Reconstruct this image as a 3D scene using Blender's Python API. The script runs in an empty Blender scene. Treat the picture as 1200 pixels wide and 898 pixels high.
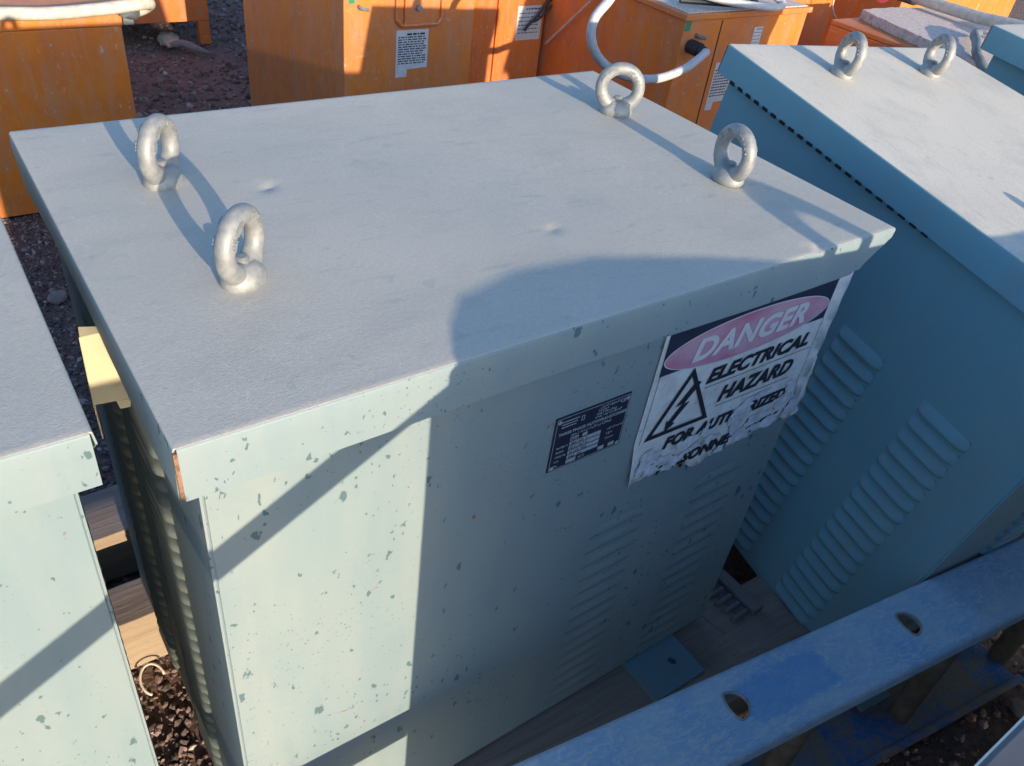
import bpy, bmesh, math, random
from mathutils import Vector, Matrix, noise
random.seed(7)
R_ = math.radians
sc = bpy.context.scene
COL = sc.collection

# ------------------------------------------------------------------ helpers
def tag(o, label=None, cat=None, group=None, kind=None):
    if label: o['label'] = label
    if cat: o['category'] = cat
    if group: o['group'] = group
    if kind: o['kind'] = kind
    return o

def empty(name, M=None, loc=(0, 0, 0)):
    o = bpy.data.objects.new(name, None)
    o.empty_display_size = .05
    COL.objects.link(o)
    o.matrix_world = M if M is not None else Matrix.Translation(loc)
    return o

def obj(name, bm, mats, parent=None, smooth=False, M=None, sharp=None):
    me = bpy.data.meshes.new(name)
    bmesh.ops.recalc_face_normals(bm, faces=bm.faces[:]) if sharp != 'keep' else None
    bm.to_mesh(me); bm.free()
    for m in (mats if isinstance(mats, (list, tuple)) else [mats]): me.materials.append(m)
    if smooth:
        for p in me.polygons: p.use_smooth = True
        if smooth is not True: me.set_sharp_from_angle(angle=R_(smooth))
    o = bpy.data.objects.new(name, me)
    COL.objects.link(o)
    if parent: o.parent = parent
    if M is not None: o.matrix_local = M
    return o

def solidify(o, t, off=-1):
    m = o.modifiers.new('thick', 'SOLIDIFY'); m.thickness = t; m.offset = off; m.use_even_offset = False
    return o

def bevel(o, w, seg=2, ang=30):
    m = o.modifiers.new('bevel', 'BEVEL'); m.width = w; m.segments = seg; m.limit_method = 'ANGLE'; m.angle_limit = R_(ang)
    for p in o.data.polygons: p.use_smooth = True
    m.harden_normals = True
    return o

def box(bm, x0, x1, y0, y1, z0, z1, mi=0, M=None):
    vs = [bm.verts.new((x, y, z)) for x in (x0, x1) for y in (y0, y1) for z in (z0, z1)]
    if M is not None:
        for v in vs: v.co = M @ v.co
    for f in ((0,1,3,2), (4,6,7,5), (0,4,5,1), (2,3,7,6), (0,2,6,4), (1,5,7,3)):
        fc = bm.faces.new([vs[i] for i in f]); fc.material_index = mi
    return vs

def prism(bm, pts, a0, a1, axis='y', mi=0):
    # polygon extruded along an axis
    def P(u, v, a):
        return {'y': (u, a, v), 'x': (a, u, v), 'z': (u, v, a)}[axis]
    A = [bm.verts.new(P(u, v, a0)) for u, v in pts]
    B = [bm.verts.new(P(u, v, a1)) for u, v in pts]
    f = bm.faces.new(A); f.material_index = mi
    f = bm.faces.new(B[::-1]); f.material_index = mi
    n = len(pts)
    for i in range(n):
        f = bm.faces.new((A[i], B[i], B[(i+1) % n], A[(i+1) % n])); f.material_index = mi

def tube(bm, pts, r, seg=12, caps=True, mi=0, rfn=None):
    pts = [Vector(p) for p in pts]
    rings = []
    t0 = (pts[1]-pts[0]).normalized()
    up = Vector((0, 0, 1)) if abs(t0.z) < .9 else Vector((1, 0, 0))
    n = t0.cross(up).normalized()
    for i, p in enumerate(pts):
        t = (pts[min(i+1, len(pts)-1)]-pts[max(i-1, 0)]).normalized()
        n = (n - t*n.dot(t)).normalized(); b = t.cross(n)
        rr = r if rfn is None else r*rfn(i/(len(pts)-1))
        rings.append([bm.verts.new(p + (n*math.cos(a)+b*math.sin(a))*rr) for a in [2*math.pi*k/seg for k in range(seg)]])
    for A, B in zip(rings, rings[1:]):
        for k in range(seg):
            f = bm.faces.new((A[k], A[(k+1) % seg], B[(k+1) % seg], B[k])); f.material_index = mi
    if caps:
        bm.faces.new(rings[0][::-1]).material_index = mi; bm.faces.new(rings[-1]).material_index = mi

def spline(P, n=10):
    P = [Vector(p) for p in P]; out = []
    Q = [P[0]*2-P[1]] + P + [P[-1]*2-P[-2]]
    for i in range(1, len(Q)-2):
        a, b, c, d = Q[i-1], Q[i], Q[i+1], Q[i+2]
        for k in range(n):
            t = k/n
            out.append(.5*((2*b)+(c-a)*t+(2*a-5*b+4*c-d)*t*t+(3*b-a-3*c+d)*t**3))
    out.append(P[-1]); return out

def copy_tree(o, parent=None):
    c = o.copy(); COL.objects.link(c); c.parent = parent
    for ch in list(o.children): copy_tree(ch, c)
    return c

# ------------------------------------------------------------------ materials
class NT:
    def __init__(s, name):
        s.m = bpy.data.materials.new(name); s.m.use_nodes = True
        s.t = s.m.node_tree; s.b = s.t.nodes['Principled BSDF']; s.co = s.n('ShaderNodeTexCoord').outputs['Object']
    def n(s, typ, **k):
        x = s.t.nodes.new(typ)
        for a, v in k.items(): setattr(x, a, v)
        return x
    def l(s, a, b): s.t.links.new(a, b)
    def mapc(s, sc=(1,1,1), rot=(0,0,0), loc=(0,0,0)):
        m = s.n('ShaderNodeMapping'); s.l(s.co, m.inputs['Vector'])
        m.inputs['Scale'].default_value = sc; m.inputs['Rotation'].default_value = rot; m.inputs['Location'].default_value = loc
        return m.outputs[0]
    def noise(s, scale, det=4, rough=.5, vec=None, dist=0):
        x = s.n('ShaderNodeTexNoise'); x.inputs['Scale'].default_value = scale; x.inputs['Detail'].default_value = det
        x.inputs['Roughness'].default_value = rough; x.inputs['Distortion'].default_value = dist
        s.l(vec or s.co, x.inputs['Vector']); return x.outputs['Fac']
    def rng(s, v, a, b, c=0., d=1.):
        x = s.n('ShaderNodeMapRange'); s.l(v, x.inputs['Value'])
        for i, k in enumerate((a, b, c, d)): x.inputs[i+1].default_value = k
        return x.outputs[0]
    def math(s, op, a, b=None):
        x = s.n('ShaderNodeMath', operation=op)
        for i, v in enumerate((a, b)):
            if v is None: continue
            if isinstance(v, (int, float)): x.inputs[i].default_value = v
            else: s.l(v, x.inputs[i])
        return x.outputs[0]
    def mix(s, f, a, b):
        x = s.n('ShaderNodeMix', data_type='RGBA')
        for i, v in ((0, f), (6, a), (7, b)):
            if isinstance(v, (int, float)): x.inputs[i].default_value = v
            elif isinstance(v, tuple): x.inputs[i].default_value = (*v, 1)
            else: s.l(v, x.inputs[i])
        return x.outputs[2]
    def base(s, c):
        if isinstance(c, tuple): s.b.inputs['Base Color'].default_value = (*c, 1)
        else: s.l(c, s.b.inputs['Base Color'])
    def rough(s, v):
        if isinstance(v, (int, float)): s.b.inputs['Roughness'].default_value = v
        else: s.l(v, s.b.inputs['Roughness'])
    def metal(s, v): s.b.inputs['Metallic'].default_value = v
    def bump(s, h, strength=.3, dist=.001):
        x = s.n('ShaderNodeBump'); x.inputs['Strength'].default_value = strength; x.inputs['Distance'].default_value = dist
        s.l(h, x.inputs['Height'])
        s.l(x.outputs[0], s.b.inputs['Normal'])

def plain(name, c, rough=.6, metal=0., var=.25, nscale=40, bump=0.):
    t = NT(name); n = t.noise(nscale, 5, .6)
    t.base(t.mix(t.rng(n, .3, .7), tuple(k*(1-var) for k in c), tuple(min(1, k*(1+var)) for k in c)))
    t.rough(rough); t.metal(metal)
    if bump: t.bump(n, bump, .001)
    return t.m

def chips(t, scale, amount, seed=0., stretch=.55, ang=.5):
    # irregular paint chips: one per voronoi cell, random size, slightly elongated
    wob = t.n('ShaderNodeTexNoise'); wob.inputs['Scale'].default_value = scale*2.2; wob.inputs['Detail'].default_value = 2
    v0 = t.mapc((1, 1, stretch), (0, ang, 0), (seed, seed*.7, seed*.3))
    t.l(v0, wob.inputs['Vector'])
    a = t.n('ShaderNodeVectorMath', operation='MULTIPLY_ADD'); t.l(wob.outputs['Color'], a.inputs[0])
    a.inputs[1].default_value = (.9/scale,)*3; t.l(v0, a.inputs[2])
    v = t.n('ShaderNodeTexVoronoi'); v.inputs['Scale'].default_value = scale; t.l(a.outputs[0], v.inputs['Vector'])
    sep = t.n('ShaderNodeSeparateColor'); t.l(v.outputs['Color'], sep.inputs[0])
    size = t.math('MULTIPLY', t.math('POWER', sep.outputs[0], 2.1), .25)
    clus = t.rng(t.noise(4.5, 2, .5, t.mapc((1,1,1), (0,0,0), (seed+3, 0, 0))), .38, .62, .25, 1)
    size = t.math('MULTIPLY', t.math('MULTIPLY', size, clus), amount)
    return t.rng(t.math('SUBTRACT', size, v.outputs['Distance']), 0., .05, 0, 1)

def paint(name, fresh, faded, chipc, amount=1., dust=(.42,.38,.33), dustamt=.25, orange_peel=.25, seed=0., fade_lo=.3, fade_hi=.7, rust=True):
    t = NT(name)
    big = t.noise(2.6, 5, .6, t.mapc((1, 1, .6), loc=(seed, 0, 0)))
    c = t.mix(t.rng(big, fade_lo, fade_hi), fresh, faded)
    # fine cloudy dirt with run-down streaks
    st = t.noise(9, 5, .65, t.mapc((2.2, 2.2, .35), loc=(seed, 1, 0)))
    c = t.mix(t.rng(st, .42, .8, 0, dustamt), c, dust)
    fine = t.noise(130, 3, .6)
    c = t.mix(t.rng(fine, .35, .75, 0, .13), c, tuple(k*.75 for k in faded))
    m1 = chips(t, 60, amount, seed); m2 = chips(t, 125, amount*.9, seed+5, .7, 1.1)
    m = t.math('MAXIMUM', t.math('MAXIMUM', m1, m2), chips(t, 240, amount*.8, seed+8, .8, .2))
    scr = t.noise(30, 4, .8, t.mapc((.5, .5, 3.5), (.3, .9, 0), (seed, 0, 0)), .6)
    c = t.mix(t.rng(scr, .70, .73, 0, .45), c, dust)
    c = t.mix(t.math('MULTIPLY', m, .8), c, chipc)
    if rust:
        r = chips(t, 21, .6, seed+9, 1.4, .3)
        r = t.math('MULTIPLY', r, t.rng(t.noise(180, 3), .42, .55))
        c = t.mix(r, c, (.28, .09, .035))
    t.base(c)
    t.rough(t.rng(st, .3, .7, .5, .72))
    peel = t.noise(620, 2, .5)
    h = t.math('SUBTRACT', t.math('MULTIPLY', peel, orange_peel), t.math('MULTIPLY', m, .35))
    t.bump(h, .5, .0006)
    return t.m

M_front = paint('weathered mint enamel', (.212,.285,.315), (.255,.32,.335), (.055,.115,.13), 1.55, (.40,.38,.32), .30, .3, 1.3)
M_side = paint('blue green enamel', (.16,.36,.45), (.19,.40,.48), (.34,.38,.38), .8, (.30,.30,.28), .4, .45, 4.1, rust=False)
M_pale = paint('pale worn end panel', (.30,.40,.42), (.38,.45,.45), (.06,.12,.14), 1.2, (.40,.38,.33), .35, .4, 9.)
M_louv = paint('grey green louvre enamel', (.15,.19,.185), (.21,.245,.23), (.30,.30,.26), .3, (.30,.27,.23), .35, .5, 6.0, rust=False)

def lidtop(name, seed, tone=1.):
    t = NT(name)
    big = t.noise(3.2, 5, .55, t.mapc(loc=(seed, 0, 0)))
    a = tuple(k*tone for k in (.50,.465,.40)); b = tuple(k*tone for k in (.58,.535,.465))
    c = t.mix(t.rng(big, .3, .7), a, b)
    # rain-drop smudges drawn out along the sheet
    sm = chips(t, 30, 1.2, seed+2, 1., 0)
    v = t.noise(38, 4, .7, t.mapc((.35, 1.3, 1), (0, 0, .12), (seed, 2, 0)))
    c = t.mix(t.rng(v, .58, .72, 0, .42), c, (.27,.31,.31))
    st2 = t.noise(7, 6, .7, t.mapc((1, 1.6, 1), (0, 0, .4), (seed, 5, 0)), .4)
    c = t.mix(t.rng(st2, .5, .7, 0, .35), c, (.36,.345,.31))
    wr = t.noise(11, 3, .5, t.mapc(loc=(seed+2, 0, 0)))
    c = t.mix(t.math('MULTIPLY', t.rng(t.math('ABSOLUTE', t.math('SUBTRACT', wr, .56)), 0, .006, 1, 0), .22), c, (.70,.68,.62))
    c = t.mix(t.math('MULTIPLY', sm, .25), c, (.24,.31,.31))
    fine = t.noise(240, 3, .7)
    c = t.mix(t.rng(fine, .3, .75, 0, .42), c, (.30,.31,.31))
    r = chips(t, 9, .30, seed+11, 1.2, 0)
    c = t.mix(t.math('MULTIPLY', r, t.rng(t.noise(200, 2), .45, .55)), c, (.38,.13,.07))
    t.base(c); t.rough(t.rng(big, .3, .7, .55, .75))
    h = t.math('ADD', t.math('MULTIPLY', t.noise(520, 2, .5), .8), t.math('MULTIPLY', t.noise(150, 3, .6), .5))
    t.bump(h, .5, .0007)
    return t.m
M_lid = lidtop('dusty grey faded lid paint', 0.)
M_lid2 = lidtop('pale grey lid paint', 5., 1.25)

def galv():
    t = NT('galvanised cast steel')
    n = t.noise(90, 5, .65)
    t.base(t.mix(t.rng(n, .3, .7), (.24,.25,.26), (.38,.38,.37)))
    t.metal(.35); t.rough(t.rng(n, .3, .7, .45, .68)); t.bump(t.noise(700, 3, .6), .5, .0006); return t.m
M_galv = galv()
M_bounce = plain('bounce reflector paint', (.62,.66,.66), .6, 0, .08, 12)  # invented pale back, added to bounce light into the shaded front
M_dgrey = plain('dusty dark grey paint', (.095,.105,.13), .7, 0, .3, 14, .3)
M_rust = plain('rusty bare edge', (.26,.14,.09), .85, .1, .6, 160, .4)
M_black = plain('black slot', (.012,.013,.015), .9)
M_platec = plain('engraved dark plate', (.022,.026,.05), .45, .2, .15)
M_platew = plain('plate silver lettering', (.42,.45,.50), .5, .1, .2, 200)
def signmat():
    t = NT('weathered white vinyl')
    n = t.noise(28, 6, .7); n2 = t.noise(90, 4, .7)
    c = t.mix(t.rng(n, .45, .7, 0, .7), (.84,.81,.79), (.55,.50,.46))
    c = t.mix(t.rng(n2, .62, .7, 0, .6), c, (.22,.20,.21)); t.base(c); t.rough(.55)
    t.bump(n2, .6, .001); return t.m
M_sign = signmat()
M_peel = plain('torn vinyl backing', (.66,.66,.72), .8, 0, .3, 60, .9)
M_navy = plain('navy print', (.022,.028,.058), .5, 0, .25, 60)
M_print = plain('black print', (.018,.018,.028), .5, 0, .3, 120)
def pinkm():
    t = NT('faded pink oval'); n = t.noise(9, 4, .6, t.mapc((1,1,2)))
    t.base(t.mix(t.rng(n, .35, .65), (.60,.20,.32), (.70,.42,.50))); t.rough(.5); return t.m
M_pink = pinkm()
M_dw = plain('faded white lettering', (.78,.72,.74), .55, 0, .1, 40)
M_cream = plain('cream cover sheet', (.64,.55,.35), .55, 0, .07, 30)

def orange(name, seed, c1=(.80,.225,.018), c2=(.62,.17,.035)):
    t = NT(name)
    n = t.noise(5, 6, .65, t.mapc(loc=(seed, 0, 0))); st = t.noise(14, 5, .7, t.mapc((1.5,1.5,.3), loc=(seed, 0, 0)))
    c = t.mix(t.rng(n, .35, .7), c1, c2)
    c = t.mix(t.rng(st, .45, .72, 0, .6), c, (.50,.28,.19))
    fs = t.noise(70, 5, .8, t.mapc((1, 1, .25), (.1, .15, 0), (seed, 3, 0)), .3)
    c = t.mix(t.rng(fs, .60, .66, 0, .4), c, (.62,.45,.34))
    sc_ = t.noise(16, 6, .8, t.mapc((.8, .8, 2.4), (.4, .5, 0), (seed, 0, 0)), .8)
    c = t.mix(t.rng(sc_, .62, .67, 0, .7), c, (.55,.42,.32))
    m = t.math('MAXIMUM', chips(t, 26, 1.1, seed+1, .8, .9), chips(t, 70, 1.2, seed+4, .5, .2))
    c = t.mix(t.math('MULTIPLY', m, .7), c, (.45,.40,.38))
    t.base(c); t.rough(t.rng(n, .3, .7, .38, .6)); t.bump(t.noise(300, 3), .25, .0006); return t.m
M_or1 = orange('orange enamel', 0.); M_or2 = orange('dusty orange enamel', 3.3, (.76,.225,.03), (.54,.17,.06)); M_or3 = orange('scuffed orange enamel', 7.1, (.74,.19,.025), (.56,.15,.04))
M_hose = plain('grey white flexible conduit', (.55,.54,.55), .6, 0, .12, 60, .3)
M_pipe = plain('dusty cream pipe', (.60,.54,.46), .7, 0, .2, 40, .3)
M_grayp = plain('grey plastic', (.16,.18,.19), .6)
M_dark = plain('dark rubber', (.03,.03,.035), .6)
M_label = NT('paper rating label'); 
M_label.base(M_label.mix(M_label.rng(M_label.noise(60, 3), .4, .7, 0, .5), (.60,.63,.66), (.40,.45,.50))); M_label.rough(.6); M_label = M_label.m
M_green = plain('green sticker', (.02,.25,.12), .5)
M_red = plain('dark red cap', (.30,.03,.06), .5)

def blue():
    t = NT('chalky blue steel paint')
    n = t.noise(7, 5, .6); s = t.noise(60, 6, .85, t.mapc((.6,1.6,1), (0,0,.9)), 1.2); f = t.noise(230, 4, .8)
    c = t.mix(t.rng(n, .35, .62), (.21,.40,.66), (.36,.51,.66))
    c = t.mix(t.rng(s, .46, .60, 0, .8), c, (.56,.61,.64))
    c = t.mix(t.rng(f, .55, .75, 0, .45), c, (.36,.42,.46))
    # cleaner patch where a board lay
    sx = t.n('ShaderNodeSeparateXYZ'); t.l(t.co, sx.inputs[0])
    wx = t.math('ADD', sx.outputs[0], t.math('MULTIPLY', t.noise(45, 4, .7), .05)); wy = t.math('ADD', sx.outputs[1], t.math('MULTIPLY', t.noise(45, 4, .7), .03))
    k = t.math('MULTIPLY', t.rng(t.math('ABSOLUTE', t.math('SUBTRACT', wx, .80)), .085, .095, 1, 0), t.rng(t.math('ABSOLUTE', t.math('SUBTRACT', wy, .015)), .03, .036, 1, 0))
    c = t.mix(t.math('MULTIPLY', k, .55), c, (.10,.33,.66))
    t.base(c); t.rough(.7); t.bump(s, .35, .0012); return t.m
M_blue = blue()
def blue2():
    t = NT('dirty blue steel'); n = t.noise(9, 6, .75, None, .5); f = t.noise(120, 4, .7)
    c = t.mix(t.rng(n, .42, .55), (.05,.16,.42), (.24,.20,.17)); c = t.mix(t.rng(f, .5, .7, 0, .5), c, (.32,.30,.28))
    t.base(c); t.rough(.8); t.bump(f, .5, .002); return t.m
M_blue2 = blue2()
M_dusty = plain('dust coated steel', (.20,.155,.11), .85, 0, .35, 25, .4)
M_foot = paint('blue green bracket paint', (.12,.24,.31), (.17,.28,.33), (.25,.22,.18), .8, (.25,.20,.16), .5, .5, 2.)
def wood(name, a, b, ax=0):
    t = NT(name)
    s = [18, 18, 18]; s[ax] = 1.2
    n = t.noise(3, 7, .75, t.mapc(tuple(s)), .6); f = t.noise(5, 4, .6)
    c = t.mix(t.rng(n, .3, .7), a, b); c = t.mix(t.rng(n, .62, .68, 0, .7), c, tuple(k*.35 for k in a))
    t.base(c); t.rough(.85); t.bump(n, .9, .003); return t.m
M_wood = wood('weathered grey timber', (.20,.15,.13), (.36,.28,.235))
M_woodlit = wood('sunlit timber front', (.27,.20,.14), (.40,.31,.22))  # lighter copy of the timber, sunlight put into the colour
M_woody = wood('weathered rail timber', (.15,.13,.13), (.27,.23,.22), 1)
def granm():
    t = NT('speckled chipboard'); v = t.n('ShaderNodeTexVoronoi'); v.inputs['Scale'].default_value = 90; t.l(t.co, v.inputs['Vector'])
    n = t.noise(60, 5, .7)
    c = t.mix(v.outputs['Distance'], (.80,.68,.60), (.58,.44,.39)); c = t.mix(t.rng(n, .55, .7, 0, .7), c, (.26,.17,.15))
    t.base(c); t.rough(.9); t.bump(n, .8, .003); return t.m
M_board = granm()

def groundm():
    t = NT('purple brown gravel soil')
    n = t.noise(2, 6, .6); f = t.noise(45, 8, .75); g = t.noise(140, 5, .7)
    v = t.n('ShaderNodeTexVoronoi'); v.inputs['Scale'].default_value = 55; t.l(t.co, v.inputs['Vector'])
    c = t.mix(t.rng(n, .35, .65), (.21,.125,.10), (.27,.175,.15))
    c = t.mix(t.rng(f, .45, .65, 0, .7), c, (.12,.075,.068)); c = t.mix(t.rng(g, .6, .72, 0, .55), c, (.30,.26,.25))
    t.base(c); t.rough(.95)
    t.bump(t.math('ADD', t.math('MULTIPLY', v.outputs['Distance'], -.8), f), 1., .02); return t.m
M_ground = groundm()
def pebm():
    t = NT('gravel stones'); oi = t.n('ShaderNodeNewGeometry')
    r = oi.outputs['Random Per Island']
    ra = t.n('ShaderNodeValToRGB'); t.l(r, ra.inputs[0]); e = ra.color_ramp.elements
    e[0].color = (.09,.065,.06,1); e[1].color = (.46,.38,.35,1); e[1].position = 1.
    k = e.new(.55); k.color = (.20,.13,.115,1); k = e.new(.88); k.color = (.31,.22,.20,1)
    t.base(t.mix(t.rng(t.noise(80, 3), .4, .7, 0, .3), ra.outputs[0], (.12,.09,.08))); t.rough(.9); return t.m
M_peb = pebm()

# ------------------------------------------------------------------ lifting eye
def eye_mesh():
    bm = bmesh.new()
    Rr, r, cz = .0315, .0102, .0430
    # the ring, slightly thicker towards the foot
    N, K = 56, 18
    rings = []
    for i in range(N):
        a = 2*math.pi*i/N
        th = r*(1+.28*max(0, -math.sin(a))**2)
        c = Vector((math.cos(a)*Rr, 0, cz+math.sin(a)*Rr))
        d = Vector((math.cos(a), 0, math.sin(a)))
        # raised forging marks along both faces
        ring = []
        for k in range(K):
            b = 2*math.pi*k/K
            e = 1.
            ring.append(bm.verts.new(c+d*(math.cos(b)*th)*e+Vector((0, math.sin(b)*th*1.02, 0))))
        rings.append(ring)
    for i in range(N):
        A, B = rings[i], rings[(i+1) % N]
        for k in range(K): bm.faces.new((A[k], A[(k+1) % K], B[(k+1) % K], B[k]))
    # waisted collar standing on the lid
    prof = [(.0270, 0), (.0282, .003), (.0272, .008), (.0245, .013), (.0205, .018), (.0150, .0225)]
    ls = [[bm.verts.new((x*math.cos(2*math.pi*k/32), x*.82*math.sin(2*math.pi*k/32), z)) for k in range(32)] for x, z in prof]
    for A, B in zip(ls, ls[1:]):
        for k in range(32): bm.faces.new((A[k], A[(k+1) % 32], B[(k+1) % 32], B[k]))
    bm.faces.new(ls[0][::-1]); bm.faces.new(ls[-1])
    # stamped figures on the ring face: small raised bars
    rnd = random.Random(3)
    for sgn in (-1, 1):
        for a0, a1 in ((.35, 1.25), (1.9, 2.9), (3.5, 4.0)):
            a = a0
            while a < a1:
                if rnd.random() < .8:
                    w = rnd.choice((.0009, .0016)); h = rnd.choice((.0028, .0036))
                    Mx = Matrix.Translation((0, 0, cz)) @ Matrix.Rotation(-a+math.pi/2, 4, 'Y') @ Matrix.Translation((0, sgn*r*1.0, Rr))
                    box(bm, -w, w, -.0011, .0011, -h, h, 0, Mx)
                a += .105
    me = bpy.data.meshes.new('lifting_eye'); bmesh.ops.recalc_face_normals(bm, faces=bm.faces[:]); bm.to_mesh(me); bm.free()
    me.materials.append(M_galv)
    for p in me.polygons: p.use_smooth = True
    me.set_sharp_from_angle(angle=R_(50))
    return me
EYE = eye_mesh()
def stub_mesh():
    bm = bmesh.new()
    pr = []
    for i in range(6):
        z = .0185+i*.0016; pr += [(.0066, z), (.0076, z+.0008)]
    pr.append((.005, .0292))
    ls = [[bm.verts.new((x*math.cos(2*math.pi*k/20), x*math.sin(2*math.pi*k/20), z)) for k in range(20)] for x, z in pr]
    for A, B in zip(ls, ls[1:]):
        for k in range(20): bm.faces.new((A[k], A[(k+1) % 20], B[(k+1) % 20], B[k]))
    bm.faces.new(ls[-1])
    me = bpy.data.meshes.new('thread_end'); bm.to_mesh(me); bm.free(); me.materials.append(M_galv); return me
STUB = stub_mesh()
def eye(parent, x, y, z, ang, s=1.):
    o = bpy.data.objects.new('lifting_eye', EYE); COL.objects.link(o); o.parent = parent
    o.matrix_local = Matrix.Translation((x, y, z)) @ Matrix.Rotation(R_(-ang), 4, 'Z') @ Matrix.Scale(s, 4)
    t = bpy.data.objects.new('thread_end', STUB); COL.objects.link(t); t.parent = o
    return o

# ------------------------------------------------------------------ cabinet
def louvre(bm, u0, u1, z, face, off, h=.020, d=.009):
    """one pressed louvre between u0 and u1 on a vertical face; face is 'F','B','L','R'; off is the plane"""
    n = 14; rows = 5
    g = []
    for i in range(n+1):
        s = i/n; u = u0+(u1-u0)*s
        e = (min(1, math.sin(math.pi*s)*2.6)**.6 if d >= .004 else math.sin(math.pi*s)**.8) if 0 < s < 1 else 0
        row = []
        for j in range(rows+1):
            q = j/rows          # 0 at the top where it leaves the sheet, 1 at the open lower lip
            out = d*e*(math.sin(q*math.pi)**1.3 if d < .004 else math.sin(q*math.pi/2)**1.1)
            row.append((u, z-h*q, out+(.0004 if d < .004 else 0)))
        row.append((u, z-h*1.02, -.0006 if d < .004 else -.001))
        g.append(row)
    def P(u, zz, o):
        return {'F': (u, off-o, zz), 'B': (u, off+o, zz), 'L': (off-o, u, zz), 'R': (off+o, u, zz)}[face]
    V = [[bm.verts.new(P(*p)) for p in r] for r in g]
    for i in range(n):
        for j in range(rows+1):
            f = bm.faces.new((V[i][j], V[i][j+1], V[i+1][j+1], V[i+1][j])); f.smooth = True

def cabinet(M, name, cols_long=(), zt=.40, zb=.88, pitch=.034, long_sides='FB', ld=.009, sd=.009, spitch=.0255, short_cols=(), eyes=(), mats=None,
            L=1., D=.69, slots=False, dents=(), lidmat=None, ins=(.021, .03, .021, .02), clipFR=True, H=.92, flush=False):
    mfront, mside, mlidside = mats
    root = empty(name, M)
    il, jf, ir, jb = ins
    # body: front/back and end sheets with folded corner, louvres pressed into them
    bm = bmesh.new()
    x0, x1, y0, y1 = il, L-ir, jf, D-jb
    box(bm, x0, x1, y0, y1, 0, H-.004)
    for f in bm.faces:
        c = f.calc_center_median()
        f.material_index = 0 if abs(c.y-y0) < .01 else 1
    ed = [e for e in bm.edges if abs(e.verts[0].co.z-e.verts[1].co.z) > .1]
    bmesh.ops.bevel(bm, geom=ed, offset=.004, segments=3, affect='EDGES', clamp_overlap=True)
    for fc, off in (('F', y0), ('B', y1)):
        if fc in long_sides:
            for u0, u1 in cols_long:
                k = 0
                while H-zt-k*pitch > H-zb:
                    nb = len(bm.faces)
                    louvre(bm, u0, u1, H-zt-k*pitch, fc, off, .026 if ld < .004 else .023, ld)
                    bm.faces.ensure_lookup_table()
                    for f in bm.faces[nb:]: f.material_index = 0 if fc == 'F' else 1
                    k += 1
    for fc, off in (('L', x0), ('R', x1)):
        for u0, u1 in short_cols:
            k = 0
            while H-.16-k*spitch > .06:
                nb = len(bm.faces)
                louvre(bm, u0, u1, H-.16-k*spitch, fc, off, .017, sd)
                bm.faces.ensure_lookup_table()
                for f in bm.faces[nb:]: f.material_index = 1
                k += 1
    for f in bm.faces:
        f.normal_update()
        if len(f.verts) == 4 and abs(f.normal.y) > .99 and f.calc_area() > .3:
            f.material_index = 0 if f.calc_center_median().y < D/2 else 1
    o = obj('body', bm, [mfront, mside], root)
    # lid: dented sheet with rolled edge and a skirt, ends of the skirt cut at an angle
    bm = bmesh.new()
    r = .003; fl = .058
    nx, ny = 150, 104
    def topz(x, y):
        z = .0015*math.sin(x*5.1+y*3.0)*math.sin(y*4.3)
        for dx, dy, w, dep in dents:
            q = Vector((x-dx, y-dy)).length
            z += -dep*math.exp(-(q/w)**2)
            ax = (x-dx)*.8+(y-dy)*.6; ay = -(x-dx)*.6+(y-dy)*.8
            z += dep*.9*math.exp(-((ay-.006)/.0035)**2-(ax/(w*.7))**2)
            z -= dep*.7*math.exp(-((ay+.004)/.004)**2-((ax-.004)/(w*.5))**2)
        return z
    G = [[bm.verts.new((r+(L-2*r)*i/nx, r+(D-2*r)*j/ny, 0)) for j in range(ny+1)] for i in range(nx+1)]
    for i in range(nx+1):
        for j in range(ny+1):
            v = G[i][j]; e = min(i, nx-i, j, ny-j)/6
            v.co.z = H + (topz(v.co.x, v.co.y))*min(1, e+(.8 if any(abs(v.co.x-d[0]) < .05 and abs(v.co.y-d[1]) < .05 and d[1] < .02 for d in dents) else 0))
    for i in range(nx):
        for j in range(ny):
            bm.faces.new((G[i][j], G[i+1][j], G[i+1][j+1], G[i][j+1])).smooth = True
    def dropz(side, t):
        # how far the skirt hangs at t metres along that side
        if side == 'F' and clipFR:
            a = L-t
            return fl if a > .075 else (fl*.93 if a > .055 else .012+(fl*.86-.012)*max(0, a)/.055)
        if side == 'L':
            a = D-t
            return fl if a > .05 else .015+(fl-.015)*max(0, a)/.05
        if side == 'R': return fl if t > .05 else .012+(fl-.012)*max(0, t)/.05
        return fl
    def skirt(side, edge, along, outn):
        prev = None
        for v in edge:
            t = along(v.co); col = [v]
            for a in (.35, .7, 1.):
                th = a*math.pi/2
                col.append(bm.verts.new(v.co+Vector(outn)*(r*math.sin(th))+Vector((0, 0, -r*(1-math.cos(th))))))
            e = col[-1]; dz = dropz(side, t)
            bw = .0016*math.sin(t*9+len(side))
            for q in (.3, .65, 1.):
                col.append(bm.verts.new((e.co.x+outn[0]*bw*q, e.co.y+outn[1]*bw*q, H-r-(dz-r)*q)))
            if prev:
                for k in range(len(col)-1):
                    f = bm.faces.new((prev[k], col[k], col[k+1], prev[k+1])); f.material_index = 1; f.smooth = True
                    if side == 'L': f.material_index = 3
                    if k < 2 : f.material_index = 0 if side != 'F' else (0 if k < 1 else 1)
            prev = col
        return
    skirt('F', [G[i][0] for i in range(nx+1)], lambda c: c.x, (0, -1, 0))
    skirt('B', [G[i][ny] for i in range(nx+1)], lambda c: c.x, (0, 1, 0))
    skirt('L', [G[0][j] for j in range(ny+1)], lambda c: c.y, (-1, 0, 0))
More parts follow.
